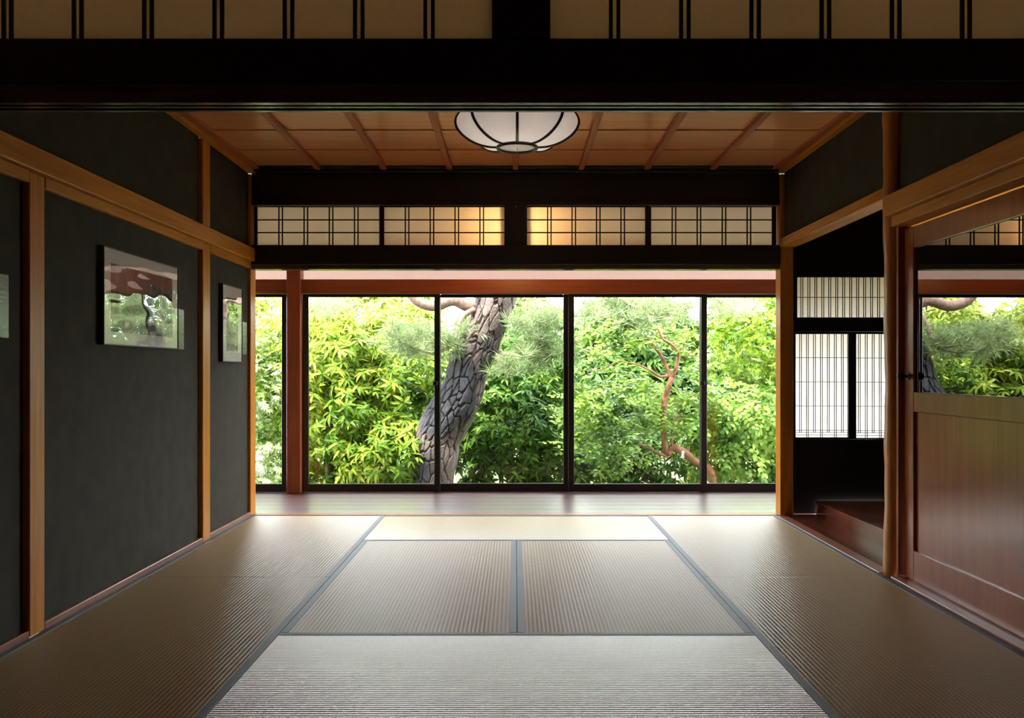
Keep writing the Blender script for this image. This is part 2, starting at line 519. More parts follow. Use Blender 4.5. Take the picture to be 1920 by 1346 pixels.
for k in range(-3, 4):
    box('batten', k * 0.472 - 0.017, k * 0.472 + 0.021, 2.515, 6.314, ZC - 0.034, ZC - 0.007, M['batten'], ce, 0.003)
for s in (-1, 1):
    x = -1.949 if s < 0 else 1.964
    box('cornice', x, x - s * 0.055, 2.515, 6.42, 2.495, ZC - 0.001, M['honeyY'], ce, 0.003)
    box('cornice_moulding', x - s * 0.056, x - s * 0.105, 2.515, 6.36, 2.512, ZC - 0.001, M['batten'], ce, 0.003)
box('cornice', -1.893, 1.908, 6.365, 6.439, 2.495, ZC - 0.001, M['blackX'], ce, 0.003)
box('cornice_moulding', -1.84, 1.855, 6.315, 6.364, 2.512, ZC - 0.001, M['blackX'], ce, 0.003)
struct(box('roof', -3.6, 3.9, -2.2, 8.45, 2.75, 2.95, M['blackX']), 'roof slab with eaves over the veranda')

# ------------------------------------------------------------------ structure: veranda shell and glass
wv = struct(empty('wall_veranda', (0, 7.66, 0)), 'pale frosted band and red brown beam over the garden windows, translucence added for daylight')
box('beam', -3.3, 3.7, 7.60, 7.70, 1.722, 1.845, M['redX'], wv, 0.003)
box('daylight_band', -3.3, 3.7, 7.665, 7.668, 1.846, 2.40, M['translucent'], wv)  # pale band made to pass daylight, added as a light source
box('upper_beam', -3.3, 3.7, 7.62, 7.70, 2.401, 2.46, M['redX'], wv)
box('end_wall', -3.4, -3.3, 6.42, 7.70, -0.05, 2.46, M['cream'], wv)
box('end_wall', 3.7, 3.8, 6.42, 7.70, -0.05, 2.46, M['cream'], wv)
box('side_wall', -3.3, -2.051, 6.45, 6.53, -0.05, 2.46, M['plaster'], wv)
box('post', -1.965, -1.845, 7.555, 7.675, 0.0, 2.45, M['redZ'], wv, 0.005)
box('foundation', -3.4, 3.8, 7.72, 7.80, -0.60, -0.03, M['darkplaster'], wv)
struct(box('ceiling_veranda', -3.4, 3.8, 6.54, 7.70, 2.462, 2.50, M['cream']), 'pale ceiling of the veranda')

sashes = [(-3.12, -1.975, 0), (-1.843, -0.652, 0), (-0.700, 0.470, 1), (0.461, 1.664, 0), (1.610, 2.790, 1), (2.74, 3.69, 0)]
wlabels = ['narrow black framed glass sash beyond the red brown post', 'black framed glass sash beside the red brown post',
           'black framed glass sash showing most of the pine trunk', 'black framed glass sash in front of the slender reddish tree',
           'black framed glass sash beside the corridor post', 'black framed glass sash behind the corridor paper screens']
for i, (a, b, back) in enumerate(sashes):
    y0 = 7.628 + back * 0.036
    y1 = y0 + 0.032
    w = struct(empty('window_%d' % (i + 1), ((a + b) / 2, y0, 0)), wlabels[i])
    st = 0.050
    box('stile', a, a + st, y0, y1, 0.004, 1.720, M['alu'], w, 0.003)
    stile = box('stile', b - st, b, y0, y1, 0.004, 1.720, M['alu'], w, 0.003)
    box('bottom_rail', a + st, b - st, y0, y1, 0.004, 0.074, M['alu'], w, 0.003)
    box('top_rail', a + st, b - st, y0, y1, 1.694, 1.720, M['alu'], w, 0.003)
    box('glass_pane', a + st - 0.004, b - st + 0.004, y0 + 0.014, y0 + 0.0145, 0.070, 1.698, M['glass'], w)
    if i in (1, 3):
        box('latch', b - 0.062, b - 0.022, y0 - 0.016, y0 - 0.0005, 0.93, 0.965, M['alu'], stile, 0.003)
struct(box('trim_5', -3.3, 3.7, 7.70, 7.745, -0.04, 0.018, M['alu']), 'black aluminium sill rail of the garden windows')

# ------------------------------------------------------------------ door
dr = struct(empty('door_1', (1.985, 3.83, 0.0)), 'varnished reddish wooden door with glass upper half and round black knob')
dx0, dx1 = 1.972, 2.008
Y1, Y0 = 4.458, 3.17
box('stile', dx0, dx1, Y1 - 0.10, Y1, 0.018, 1.772, M['doorwood'], dr, 0.003)
box('stile', dx0, dx1, Y0, Y0 + 0.10, 0.018, 1.772, M['doorwood'], dr, 0.003)
box('bottom_rail', dx0, dx1, Y0 + 0.10, Y1 - 0.10, 0.018, 0.168, M['doorwood'], dr, 0.003)
box('middle_rail', dx0, dx1, Y0 + 0.10, Y1 - 0.10, 0.853, 0.952, M['doorwood'], dr, 0.003)
box('top_rail', dx0, dx1, Y0 + 0.10, Y1 - 0.10, 1.665, 1.772, M['doorwood'], dr, 0.003)
box('lower_panel', dx0 + 0.014, dx1 - 0.008, Y0 + 0.095, Y1 - 0.095, 0.163, 0.858, M['doorwood'], dr)
dg, nt, out = new_mat('dark mirror-like door glass')
p = N(nt, 'BsdfPrincipled', Roughness=0.0)
p.inputs['Base Color'].default_value = (0.004, 0.004, 0.004, 1)
p.inputs['IOR'].default_value = 3.8
nt.links.new(p.outputs[0], out.inputs[0])
box('glass_pane', dx0 + 0.012, dx0 + 0.018, Y0 + 0.096, Y1 - 0.096, 0.948, 1.669, dg, dr)
kn = bmesh.new()
bmesh.ops.create_uvsphere(kn, u_segments=16, v_segments=10, radius=0.021)
bmesh.ops.translate(kn, verts=kn.verts, vec=(1.936, 4.415, 1.03))
v, f = tube_data([(1.971, 4.415, 1.03), (1.950, 4.415, 1.03)], 0.009, 10)
base = len(kn.verts)
vs = [kn.verts.new(q) for q in v]
for q in f: kn.faces.new([vs[i] for i in q])
knob = bm_obj('knob', kn, M['knob'], dr, True)
v, f = tube_data([(1.9715, 4.415, 1.03), (1.967, 4.415, 1.03)], 0.019, 16)
mesh_obj('knob_plate', v, f, M['knob'], knob)

# ------------------------------------------------------------------ paper screens
def screen(name, label, cat, group, x0, x1, y, z0, z1, fr, pairs, gap, bw, hbars, wood_z, wood_x, short=None, first=None, period=None, depth=0.022, paper='paper'):
    """lattice screen: frame, one sheet of paper behind, single bars"""
    r = empty(name, ((x0 + x1) / 2, y, z0), label, cat, group)
    l, rr, b, t = fr
    box('frame_stile', x0, x0 + l, y, y + depth, z0, z1, wood_z, r, 0.001)
    box('frame_stile', x1 - rr, x1, y, y + depth, z0, z1, wood_z, r, 0.001)
    box('frame_rail', x0 + l, x1 - rr, y, y + depth, z0, z0 + b, wood_x, r, 0.001)
    box('frame_rail', x0 + l, x1 - rr, y, y + depth, z1 - t, z1, wood_x, r, 0.001)
    ax0, ax1, az0, az1 = x0 + l, x1 - rr, z0 + b, z1 - t
    box('paper_sheet', ax0 - 0.004, ax1 + 0.004, y + depth - 0.0065, y + depth - 0.006, az0 - 0.004, az1 + 0.004, M[paper], r)
    mv = mh = None
    for i, c in enumerate(pairs):
        for s in (-1, 1):
            cx = c + s * (gap + bw) / 2
            if cx - bw < ax0 or cx + bw > ax1: continue
            zb = az0 if not short or i % 2 else az0 + short
            o = box('vertical_bar', cx - bw / 2, cx + bw / 2, y + depth - 0.0145, y + depth - 0.0075, zb, az1, wood_z, r)
    for hz in hbars:
        box('horizontal_bar', ax0, ax1, y + depth - 0.015, y + depth - 0.008, hz - bw / 2, hz + bw / 2, wood_x, r)
    return r

def ppx(x, Y): return (x - XV) * Y / F_PX
def ppz(y, Y): return CAM_H + (YV - y) * Y / F_PX

tl = ['four-bay paper transom over the veranda opening, next to the picture wall', 'paper transom with warm glowing edge, picture-wall side of the centre post',
      'paper transom with warm glowing edge, door side of the centre post', 'paper transom over the veranda opening, next to the corridor beam']
tl[0] = 'lattice paper transom over the veranda opening, next to the picture wall'
for i, (a, b, back) in enumerate([(482, 711, 1), (720, 946, 0), (988, 1210, 0), (1221, 1448, 1)]):
    Y = 6.455 + 0.032 * back
    X0, X1 = ppx(a, Y), ppx(b, Y)
    fl = 0.030
    z0, z1 = 1.9765, 2.266
    per = (X1 - X0 + 0.03) / 5
    pairs = [X0 - 0.015 + per * (k + 1) for k in range(4)]
    zz0, zz1 = ppz(459.5, Y), ppz(388, Y)
    l = min(fl, 0.03)
    xa, xb = X0 - l, X1 + l
    if i == 0: xa = max(xa, -1.926)
    if i == 1: xb = -0.080
    if i == 2: xa = 0.086
    if i == 3: xb = min(xb, 1.931)
    screen('transom_screen', tl[i], 'shoji screen', 'paper transoms over the veranda opening', xa, xb, Y, z0, z1,
           (X0 - xa, xb - X1, zz0 - z0, z1 - zz1), pairs, 0.017, 0.009, [zz0 + (zz1 - zz0) / 3, zz0 + 2 * (zz1 - zz0) / 3], M['blackZ'], M['blackX'])
# near transoms
per = 132.6 * 2.44 / F_PX
pl = [ppx(803.5, 2.44) - per * k for k in range(0, 9)]
screen('transom_screen', 'wide paper transom above the deep black lintel, picture-wall half', 'shoji screen', 'paper transoms above the deep black lintel',
       -2.0, -0.065, 2.445, 1.972, 2.298, (0.03, ppx(966, 2.46) - ppx(923, 2.46) - 0.065 + 0.0001, 0.003, 0.03), pl, 0.0105, 0.0105, [2.14], M['blackZ'], M['blackX'], paper='tinted')
pr = [ppx(1153.5, 2.44) + per * k for k in range(0, 9)]
screen('transom_screen', 'wide paper transom above the deep black lintel, door-side half', 'shoji screen', 'paper transoms above the deep black lintel',
       0.0945, 2.0, 2.445, 1.972, 2.298, (0.003, 0.03, 0.003, 0.03), pr, 0.0105, 0.0105, [2.14], M['blackZ'], M['blackX'], paper='tinted')
# corridor screens
pp = 13.12 * 6.51 / F_PX
Yc = 6.512
screen('shoji_screen', 'low paper screen with close double bars, next to the corner post of the corridor', 'shoji screen', 'paper screens in the side corridor',
       2.050, 2.512, Yc, 0.549, 1.344, (ppx(1492, Yc) - 2.050, 2.512 - ppx(1591, Yc), ppz(820, Yc) - 0.549, 1.344 - ppz(626, Yc)),
       [ppx(1502.4, Yc) + pp * k for k in range(7)], 0.0098, 0.0040,
       [ppz(670.5, Yc), ppz(716, Yc), ppz(761.2, Yc), ppz(807, Yc), ppz(811.2, Yc), ppz(816, Yc)], M['blackZ'], M['blackX'], short=ppz(811, Yc) - ppz(820, Yc), depth=0.03)
screen('shoji_screen', 'low paper screen with close double bars, partly behind the log post', 'shoji screen', 'paper screens in the side corridor',
       2.5125, 2.998, Yc, 0.549, 1.344, (0.012, 0.03, ppz(821, Yc) - 0.549, 1.344 - ppz(626, Yc)),
       [ppx(1613, Yc) + pp * k for k in range(8)], 0.0098, 0.0040,
       [ppz(671, Yc), ppz(716.5, Yc), ppz(762, Yc), ppz(807.5, Yc), ppz(812, Yc), ppz(817, Yc)], M['blackZ'], M['blackX'], short=ppz(812, Yc) - ppz(821, Yc), depth=0.03)
screen('shoji_screen', 'wide paper transom with close double bars, above the corridor screens', 'shoji screen', 'paper screens in the side corridor',
       2.050, 2.998, Yc, 1.431, 1.761, (ppx(1495, Yc) - 2.050, 0.03, ppz(595, Yc) - 1.431, 1.761 - ppz(519.5, Yc)),
       [ppx(1505, Yc) + pp * k for k in range(17)], 0.0098, 0.0046, [ppz(557, Yc)], M['blackZ'], M['blackX'], depth=0.03)

# ------------------------------------------------------------------ tatami mats
def tatami(label, group, x0, x1, y0, y1, along, shade=0):
    """along = axis of the long side; ribs run along it, cloth borders on the two long edges"""
    g = 0.0012
    x0 += g; x1 -= g; y0 += g; y1 -= g
    r = empty('tatami_mat', ((x0 + x1) / 2, (y0 + y1) / 2, -0.055), label, 'tatami mat', group)
    hw = 0.031
    if along == 'Y': a0, a1, b0, b1 = x0, x1, y0, y1
    else: a0, a1, b0, b1 = y0, y1, x0, x1
    pitch = 0.0172
    n = int(round((a1 - a0 - 2 * hw) / pitch))
    sub = 6
    verts, faces, uvs = [], [], []
    top = -0.0012
    prof = []
    for i in range(n * sub + 1):
        t = i / (n * sub)
        a = a0 + hw * 0.9 + (a1 - a0 - 1.8 * hw) * t
        ph = (i % sub) / sub
        h = top - 0.0007 * (0.5 + 0.5 * math.cos(2 * math.pi * ph))
        prof.append((a, h))
    prof = [(prof[0][0], -0.054)] + prof + [(prof[-1][0], -0.054)]
    rows = [b0, b1]
    for b in rows:
        for a, h in prof:
            verts.append((a, b, h) if along == 'Y' else (b, a, h))
            uvs.append((b, 0.0))
    m_ = len(prof)
    for i in range(2 * m_):
        uvs[i] = (uvs[i][0], (i % m_ - 1) / sub)
    for i in range(m_ - 1):
        q = (i, i + 1, m_ + i + 1, m_ + i)
        faces.append(q if along == 'Y' else q[::-1])
    faces.append(tuple(range(m_ - 1, -1, -1)) if along == 'Y' else tuple(range(m_)))
    faces.append(tuple(range(m_, 2 * m_)) if along == 'Y' else tuple(range(2 * m_ - 1, m_ - 1, -1)))
    o = mesh_obj('woven_surface', verts, faces, M['rush'], r)
    uvl = o.data.uv_layers.new(name='UVMap')
    for lp in o.data.loops: uvl.data[lp.index].uv = uvs[lp.vertex_index]
    for s in (0, 1):
        h0, h1 = (a0, a0 + hw) if s == 0 else (a1 - hw, a1)
        if along == 'Y': box('cloth_border', h0, h1, y0, y1, -0.05, 0.0004, M['heri'], r, 0.0012)
        else: box('cloth_border', x0, x1, h0, h1, -0.05, 0.0004, M['heri'], r, 0.0012)
    return r
TL, TC, TR = -0.950, 0.008, 0.962
YT1, YT2, YT3 = 5.478, 4.515, 3.556
G = 'tatami mats of the room'
tatami('pale shining tatami mat laid crosswise against the veranda sill', G, TL, TR, YT1, YB, 'X')
tatami('brown centre tatami mat, on the picture-wall side of the middle seam', G, TL, TC, YT3, YT1, 'Y')
tatami('brown centre tatami mat, on the door side of the middle seam', G, TC, TR, YT3, YT1, 'Y')
tatami('pale shining tatami mat laid crosswise at the lintel end of the room', G, TL, TR, YN, YT3, 'X')
tatami('brown tatami mat along the picture wall, touching the veranda sill', G, XL, TL, YT2, YB, 'Y')
tatami('brown tatami mat along the picture wall, at the lintel end', G, XL, TL, YN, YT2, 'Y')
tatami('brown tatami mat beside the open side corridor', G, TR, XR, YT2, YB, 'Y')
tatami('brown tatami mat beside the glazed wooden door', G, TR, XR, YN, YT2, 'Y')

# ------------------------------------------------------------------ ceiling lamp
LX, LY = 0.010, 4.51
LAMP = 4.5
lamp = empty('ceiling_lamp', (LX, LY, ZC), 'white cloth ceiling lamp with dark curved ribs hanging from the board ceiling', 'ceiling lamp')
prof = [(0.098, 2.205), (0.150, 2.208), (0.205, 2.223), (0.252, 2.248), (0.290, 2.282), (0.311, 2.322), (0.306, 2.362), (0.270, 2.398), (0.200, 2.424), (0.110, 2.436)]
def cr(prof, n):
    return [(p.x, p.y) for p in catmull([(a, b, 0) for a, b in prof], n)]
pf = cr(prof, 3)
A0 = math.radians(-90)
for k in range(8):
    a, b = A0 + k * math.pi / 4, A0 + (k + 1) * math.pi / 4
    nseg = 8
    vs, fs = [], []
    for r_, z in pf:
        for j in range(nseg + 1):
            t = j / nseg
            ang = a + (b - a) * t
            ch = math.cos(math.pi / 8) / math.cos((t - 0.5) * math.pi / 4)     # straight chord between ribs
            sag = 1 - 0.035 * math.sin(math.pi * t) * min(1, max(0, (r_ - 0.09) / 0.12))
            rr = r_ * (0.35 + 0.65 * ch) * sag
            vs.append((LX + rr * math.cos(ang), LY + rr * math.sin(ang), z))
    for i in range(len(pf) - 1):
        for j in range(nseg):
            q = i * (nseg + 1) + j
            fs.append((q, q + 1, q + nseg + 2, q + nseg + 1))
    mesh_obj('shade_panel', vs, fs, M['shade'], lamp, True)
for k in range(8):
    a = A0 + k * math.pi / 4
    tube('rib', [(LX + (r_ + 0.003) * math.cos(a), LY + (r_ + 0.003) * math.sin(a), z - 0.001) for r_, z in pf], 0.0078, M['lampwood'], lamp, 6)
ringp = [(LX + 0.100 * math.cos(t), LY + 0.100 * math.sin(t), 2.200) for t in np.linspace(0, 2 * math.pi, 41)]
tube('bottom_ring', ringp, 0.0095, M['lampwood'], lamp, 8)
lathe('bottom_disc', [(0.001, 2.2035), (0.095, 2.2035), (0.095, 2.206), (0.001, 2.206)], LX, LY, M['shade'], lamp, 32)
lathe('ceiling_canopy', [(0.11, 2.436), (0.075, 2.445), (0.07, 2.4985), (0.001, 2.4985)], LX, LY, M['lampwood'], lamp, 24)
cord = tube('pull_cord', [(LX, LY, 2.203), (LX + 0.001, LY, 2.17)], 0.0013, M['brass'], lamp, 6)
tube('cord_tip', [(LX + 0.001, LY, 2.170), (LX + 0.003, LY, 2.165), (LX + 0.006, LY, 2.157)], [0.002, 0.004, 0.003], M['honeyZ'], cord, 8)

lb, nt, out = new_mat('white lamp tube')
em = N(nt, 'Emission', Strength=LAMP)
em.inputs['Color'].default_value = (1.0, 0.90, 0.80, 1)
nt.links.new(em.outputs[0], out.inputs[0])
tube('lamp_tube', [(LX + 0.13 * math.cos(t), LY + 0.13 * math.sin(t), 2.335) for t in np.linspace(0, 2 * math.pi, 33)], 0.014, lb, lamp, 8)

# veranda lamp: warm bulb hanging behind the lintel
vl = empty('veranda_lamp', (-0.0, 6.66, 2.46), 'small warm bulb hanging under the veranda ceiling behind the lintel', 'lamp')
lathe('ceiling_rose', [(0.001, 2.4615), (0.04, 2.46), (0.035, 2.44), (0.001, 2.435)], -0.0, 6.66, M['lampwood'], vl, 16)
tube('cord', [(-0.0, 6.66, 2.437), (-0.0, 6.66, 2.20)], 0.004, M['lampwood'], vl, 6)
lathe('socket', [(0.001, 2.202), (0.018, 2.20), (0.018, 2.15), (0.001, 2.148)], -0.0, 6.66, M['lampwood'], vl, 12)
bm_, nt, out = new_mat('warm bulb')
em = N(nt, 'Emission', Strength=170.0)
em.inputs['Color'].default_value = (1.0, 0.52, 0.18, 1)
nt.links.new(em.outputs[0], out.inputs[0])
lathe('bulb', [(0.001, 2.147), (0.016, 2.14), (0.030, 2.115), (0.033, 2.095), (0.024, 2.070), (0.001, 2.060)], -0.0, 6.66, bm_, vl, 16)

# ------------------------------------------------------------------ pictures and cards
def acrylic(name):
    m, nt, out = new_mat(name)
    tr = N(nt, 'BsdfTransparent')
    gl = N(nt, 'BsdfGlossy', Roughness=0.01)
    mx = N(nt, 'MixShader')
    tc = N(nt, 'TexCoord')
    mp = N(nt, 'Mapping')
    mp.inputs['Scale'].default_value = (1, 2.2, 6.5)
    nt.links.new(tc.outputs['Object'], mp.inputs[0])
    n = N(nt, 'TexNoise', Scale=1.3, Detail=1.0)
    nt.links.new(mp.outputs[0], n.inputs['Vector'])
    b = N(nt, 'Bump', Strength=0.35, Distance=0.02)
    nt.links.new(n.outputs[0], b.inputs['Height'])
    nt.links.new(b.outputs[0], gl.inputs['Normal'])
    nt.links.new(schlick(nt, 0.09), mx.inputs[0])
    nt.links.new(tr.outputs[0], mx.inputs[1])
    nt.links.new(gl.outputs[0], mx.inputs[2])
    nt.links.new(mx.outputs[0], out.inputs[0])
    return m
M['acrylic'] = acrylic('wavy acrylic glazing')

def print_mat(name, stops, scale, stretch):
    m, nt, out = new_mat(name)
    tc = N(nt, 'TexCoord')
    mp = N(nt, 'Mapping')
    mp.inputs['Scale'].default_value = stretch
    nt.links.new(tc.outputs['Object'], mp.inputs[0])
    n = N(nt, 'TexNoise', Scale=scale, Detail=5.0, Roughness=0.6)
    nt.links.new(mp.outputs[0], n.inputs['Vector'])
    r = ramp(nt, n.outputs[0], stops)
    p = N(nt, 'BsdfPrincipled', Roughness=0.6)
    nt.links.new(r.outputs[0], p.inputs['Base Color'])
    nt.links.new(p.outputs[0], out.inputs[0])
    return m
M['print1'] = print_mat('dark leaf photograph', [(0.0, (0.008, 0.006, 0.005)), (0.52, (0.02, 0.014, 0.01)), (0.62, (0.16, 0.05, 0.02)), (0.72, (0.24, 0.16, 0.08)), (1, (0.3, 0.2, 0.1))], 9, (1, 2.0, 1.0))
M['print2'] = print_mat('brown branch photograph', [(0.0, (0.03, 0.025, 0.02)), (0.45, (0.07, 0.05, 0.03)), (0.60, (0.20, 0.16, 0.10)), (1, (0.35, 0.30, 0.22))], 7, (1, 3.0, 1.2))

def picture(label, y0, y1, z0, z1, mw, pm, depth=0.027):
    xb = -1.9485
    xf = xb + depth
    xb = xb + 0.0005
    r = empty('framed_picture', (xb, (y0 + y1) / 2, z0), label, 'picture', 'framed pictures on the plaster wall')
    t = 0.005
    boxes('frame', [(xb, xf, y0, y0 + t, z0, z1), (xb, xf, y1 - t, y1, z0, z1), (xb, xf, y0 + t, y1 - t, z0, z0 + t), (xb, xf, y0 + t, y1 - t, z1 - t, z1)], M['frame'], r)
    a, b, c, d = y0 + t, y1 - t, z0 + t, z1 - t
    xm = xf - 0.006
    mb = boxes('mat_board', [(xm - 0.003, xm, a, a + mw, c, d), (xm - 0.003, xm, b - mw, b, c, d), (xm - 0.003, xm, a + mw, b - mw, c, c + mw * 0.8), (xm - 0.003, xm, a + mw, b - mw, d - mw * 0.9, d)], M['board'], r)
    box('print', xm - 0.006, xm - 0.0035, a + mw * 0.8, b - mw * 0.8, c + mw * 0.6, d - mw * 0.7, pm, mb)
    box('glazing', xf - 0.0035, xf - 0.003, a, b, c, d, M['acrylic'], r)
    box('backing', xb, xb + 0.004, a, b, c, d, M['blackY'], r)
    return r
picture('wide picture with white mat and dark print, in the middle plaster panel', 4.113, 5.026, 1.180, 1.644, 0.075, M['print1'])
picture('tall picture with white mat, in the narrow plaster panel beside the veranda', 5.787, 6.206, 1.116, 1.632, 0.085, M['print2'])

def card_mat(name, base, ink, scale, off):
    m, nt, out = new_mat(name)
    tc = N(nt, 'TexCoord')
    sx = N(nt, 'SeparateXYZ')
    nt.links.new(tc.outputs['Object'], sx.inputs[0])
    w = N(nt, 'Math', operation='MULTIPLY')
    w.inputs[1].default_value = scale
    nt.links.new(sx.outputs[2], w.inputs[0])
    s = N(nt, 'Math', operation='SINE')
    nt.links.new(w.outputs[0], s.inputs[0])
    n = N(nt, 'TexNoise', Scale=1.0, Detail=1.0)
    mp = N(nt, 'Mapping')
    mp.inputs['Scale'].default_value = (1, 9, 22)
    mp.inputs['Location'].default_value = (0, off, off)
    nt.links.new(tc.outputs['Object'], mp.inputs[0])
    nt.links.new(mp.outputs[0], n.inputs['Vector'])
    a = N(nt, 'Math', operation='MULTIPLY_ADD')
    nt.links.new(n.outputs[0], a.inputs[0])
    a.inputs[1].default_value = 3.0
    a.inputs[2].default_value = -1.9
    c = N(nt, 'Math', operation='ADD')
    nt.links.new(s.outputs[0], c.inputs[0])
    nt.links.new(a.outputs[0], c.inputs[1])
    r = ramp(nt, c.outputs[0], [(0.45, base), (0.60, ink)])
    p = N(nt, 'BsdfPrincipled', Roughness=0.22)
    p.inputs['Specular IOR Level'].default_value = 0.8
    nt.links.new(r.outputs[0], p.inputs['Base Color'])
    nt.links.new(p.outputs[0], out.inputs[0])
    return m
M['card'] = card_mat('caption card with painted green reflection', (0.055, 0.085, 0.06), (0.16, 0.21, 0.14), 420, 0.3)  # green of the window reflection is painted into the card colour
M['sign'] = card_mat('dark green notice', (0.030, 0.045, 0.030), (0.22, 0.26, 0.13), 330, 0.7)
c1 = tag(box('caption_card', -1.9485, -1.944, 5.060, 5.165, 1.181, 1.414, M['card'], None, 0.0008), 'caption card with painted green reflection beside the wide picture', 'card', 'caption cards on the plaster wall')
c2 = tag(box('caption_card', -1.9485, -1.944, 6.255, 6.375, 1.171, 1.405, M['card'], None, 0.0008), 'caption card with painted green reflection beside the tall picture', 'card', 'caption cards on the plaster wall')
c3 = tag(box('notice_board', -1.9485, -1.942, 3.02, 3.375, 1.183, 1.425, M['sign'], None, 0.001), 'dark green printed notice on the panel without pictures', 'notice')

# ------------------------------------------------------------------ garden
GZ = -0.50
M['ground'] = plain('garden soil and moss', (0.10, 0.11, 0.05), 0.95, 0.1, noise_amt=0.5, noise_scale=1.5)
gm = []
gf = []
nx, ny = 60, 40
for j in range(ny + 1):
    for i in range(nx + 1):
        x = -20 + 40 * i / nx
        y = 7.82 + 30 * j / ny
        gm.append((x, y, GZ + 0.05 * noise.noise(Vector((x * 0.6, y * 0.6, 0)))))
for j in range(ny):
    for i in range(nx):
        q = j * (nx + 1) + i
        gf.append((q, q + 1, q + nx + 2, q + nx + 1))
g_ = struct(mesh_obj('ground', gm, gf, M['ground'], None, True), 'mossy garden ground beyond the veranda')

def leaf(L, Wd, fold=0.25, droop=0.25):
    """one folded leaf along +X"""
    ts = [0, 0.35, 0.72, 1.0]
    ws = [0, 0.5, 0.38, 0]
    mid = [(L * t, 0, -droop * L * t * t) for t in ts]
    v = mid[:]
    for sgn in (1, -1):
        for i in (1, 2):
            v.append((mid[i][0], sgn * Wd * ws[i], mid[i][2] + fold * Wd * ws[i]))
    f = [(0, 1, 4), (0, 6, 1), (1, 2, 5, 4), (1, 6, 7, 2), (2, 3, 5), (2, 7, 3)]
    return np.array(v), f

def combine(parts):
    V, Fc, o = [], [], 0
    for v, f in parts:
        V.append(v)
        Fc += [tuple(i + o for i in q) for q in f]
        o += len(v)
    return np.concatenate(V), Fc

def rotm(ax, a):
    return np.array(Matrix.Rotation(a, 3, ax))

def whorl(n, L, Wd, droop, seed):
    r = random.Random(seed)
    ps = []
    for k in range(n):
        l = L * r.uniform(0.75, 1.1)
        v, f = leaf(l, Wd * r.uniform(0.85, 1.1), 0.22, droop * r.uniform(0.6, 1.5))
        up = r.uniform(0.0, 0.6)
        R = rotm('Z', 2 * math.pi * (k + r.uniform(-0.25, 0.25)) / n) @ rotm('Y', -up + 0.2) @ rotm('X', r.uniform(-0.3, 0.3))
        ps.append((v @ R.T + np.array((0, 0, r.uniform(-0.02, 0.02))), f))
    return combine(ps)

def spray(n, L, Wd, length, seed):
    """twig with paired leaves along +X, flat"""
    r = random.Random(seed)
    ps = []
    for k in range(n):
        t = (k + 0.6) / n
        for s in (1, -1):
            l = L * r.uniform(0.7, 1.1) * (1 - 0.25 * t)
            v, f = leaf(l, Wd, 0.12, 0.15)
            R = rotm('Z', s * r.uniform(0.7, 1.15)) @ rotm('Y', r.uniform(-0.3, 0.25)) @ rotm('X', r.uniform(-0.4, 0.4))
            ps.append((v @ R.T + np.array((t * length, s * 0.003, -0.25 * length * t * t)), f))
    v, f = leaf(L, Wd, 0.12, 0.1)
    ps.append((v + np.array((length, 0, -0.25 * length)), f))
    return combine(ps)

def palmate(n, L, Wd, seed):
    """small fan of maple leaves"""
    r = random.Random(seed)
    ps = []
    for k in range(n):
        c = np.array((r.uniform(-0.09, 0.09), r.uniform(-0.09, 0.09), r.uniform(-0.03, 0.03)))
        Rg = rotm('Z', r.uniform(0, 6.28)) @ rotm('X', r.uniform(-0.5, 0.5)) @ rotm('Y', r.uniform(-0.1, 0.6))
        for j in range(5):
            a = (j - 2) * 0.62
            v, f = leaf(L * (1 - 0.13 * abs(j - 2)), Wd, 0.1, 0.2)
            ps.append(((v @ rotm('Z', a).T) @ Rg.T + c, f))
    return combine(ps)

def needles(n, L, seed):
    r = random.Random(seed)
    V, Fc = [], []
    for k in range(n):
        th = r.uniform(0, 2 * math.pi)
        ph = math.acos(r.uniform(-0.15, 1.0))
        d = Vector((math.sin(ph) * math.cos(th), math.sin(ph) * math.sin(th), math.cos(ph)))
        s = d.orthogonal().normalized() * 0.0024
        s.rotate(Matrix.Rotation(r.uniform(0, 6.28), 3, d))
        l = L * r.uniform(0.7, 1.1)
        b = Vector((0, 0, r.uniform(-0.05, 0.02)))
        o = len(V)
        V += [b - s, b + s, b + d * l * 0.6 + s * 0.8 + Vector((0, 0, 0.0)), b + d * l - Vector((0, 0, 0.01))]
        Fc += [(o, o + 1, o + 2), (o, o + 2, o + 3)]
    return np.array([tuple(v) for v in V]), Fc

def mk_mesh(name, v, f, mat):
    me = bpy.data.meshes.new(name)
    me.from_pydata(v.tolist(), [], f)
    me.materials.append(mat)
    me.update()
    return me

def frame_from(d, roll):
    """rotation taking +Z to d, with roll"""
    q = Vector((0, 0, 1)).rotation_difference(d).to_matrix() @ Matrix.Rotation(roll, 3, 'Z')
    return q

def scatter(parent, variants, mat, places, part_name, n_obj, rest_name):
    """places: (point, 3x3 matrix, scale, variant). The n_obj nearest to the room are single parts, the rest one stuff part"""
    places = sorted(places, key=lambda p: p[0].y + 0.35 * abs(p[0].z - 0.9))
    org = root_loc(parent)
    meshes = [mk_mesh(part_name, v, f, mat) for v, f in variants]
    for p, R, s, k in places[:n_obj]:
        o = bpy.data.objects.new(part_name, meshes[k])
        o.matrix_world = Matrix.Translation(p - org) @ (R * s).to_4x4()
        COL.objects.link(o)
        o.parent = parent
    V, Fc, off = [], [], 0
    for p, R, s, k in places[n_obj:]:
        v, f = variants[k]
        V.append((v * s) @ np.array(R).T + np.array(p - org))
        Fc += [tuple(i + off for i in q) for q in f]
        off += len(v)
    if V:
        me = mk_mesh(rest_name, np.concatenate(V), Fc, mat)
        o = link(rest_name, me, mat, parent)
        o['kind'] = 'stuff'

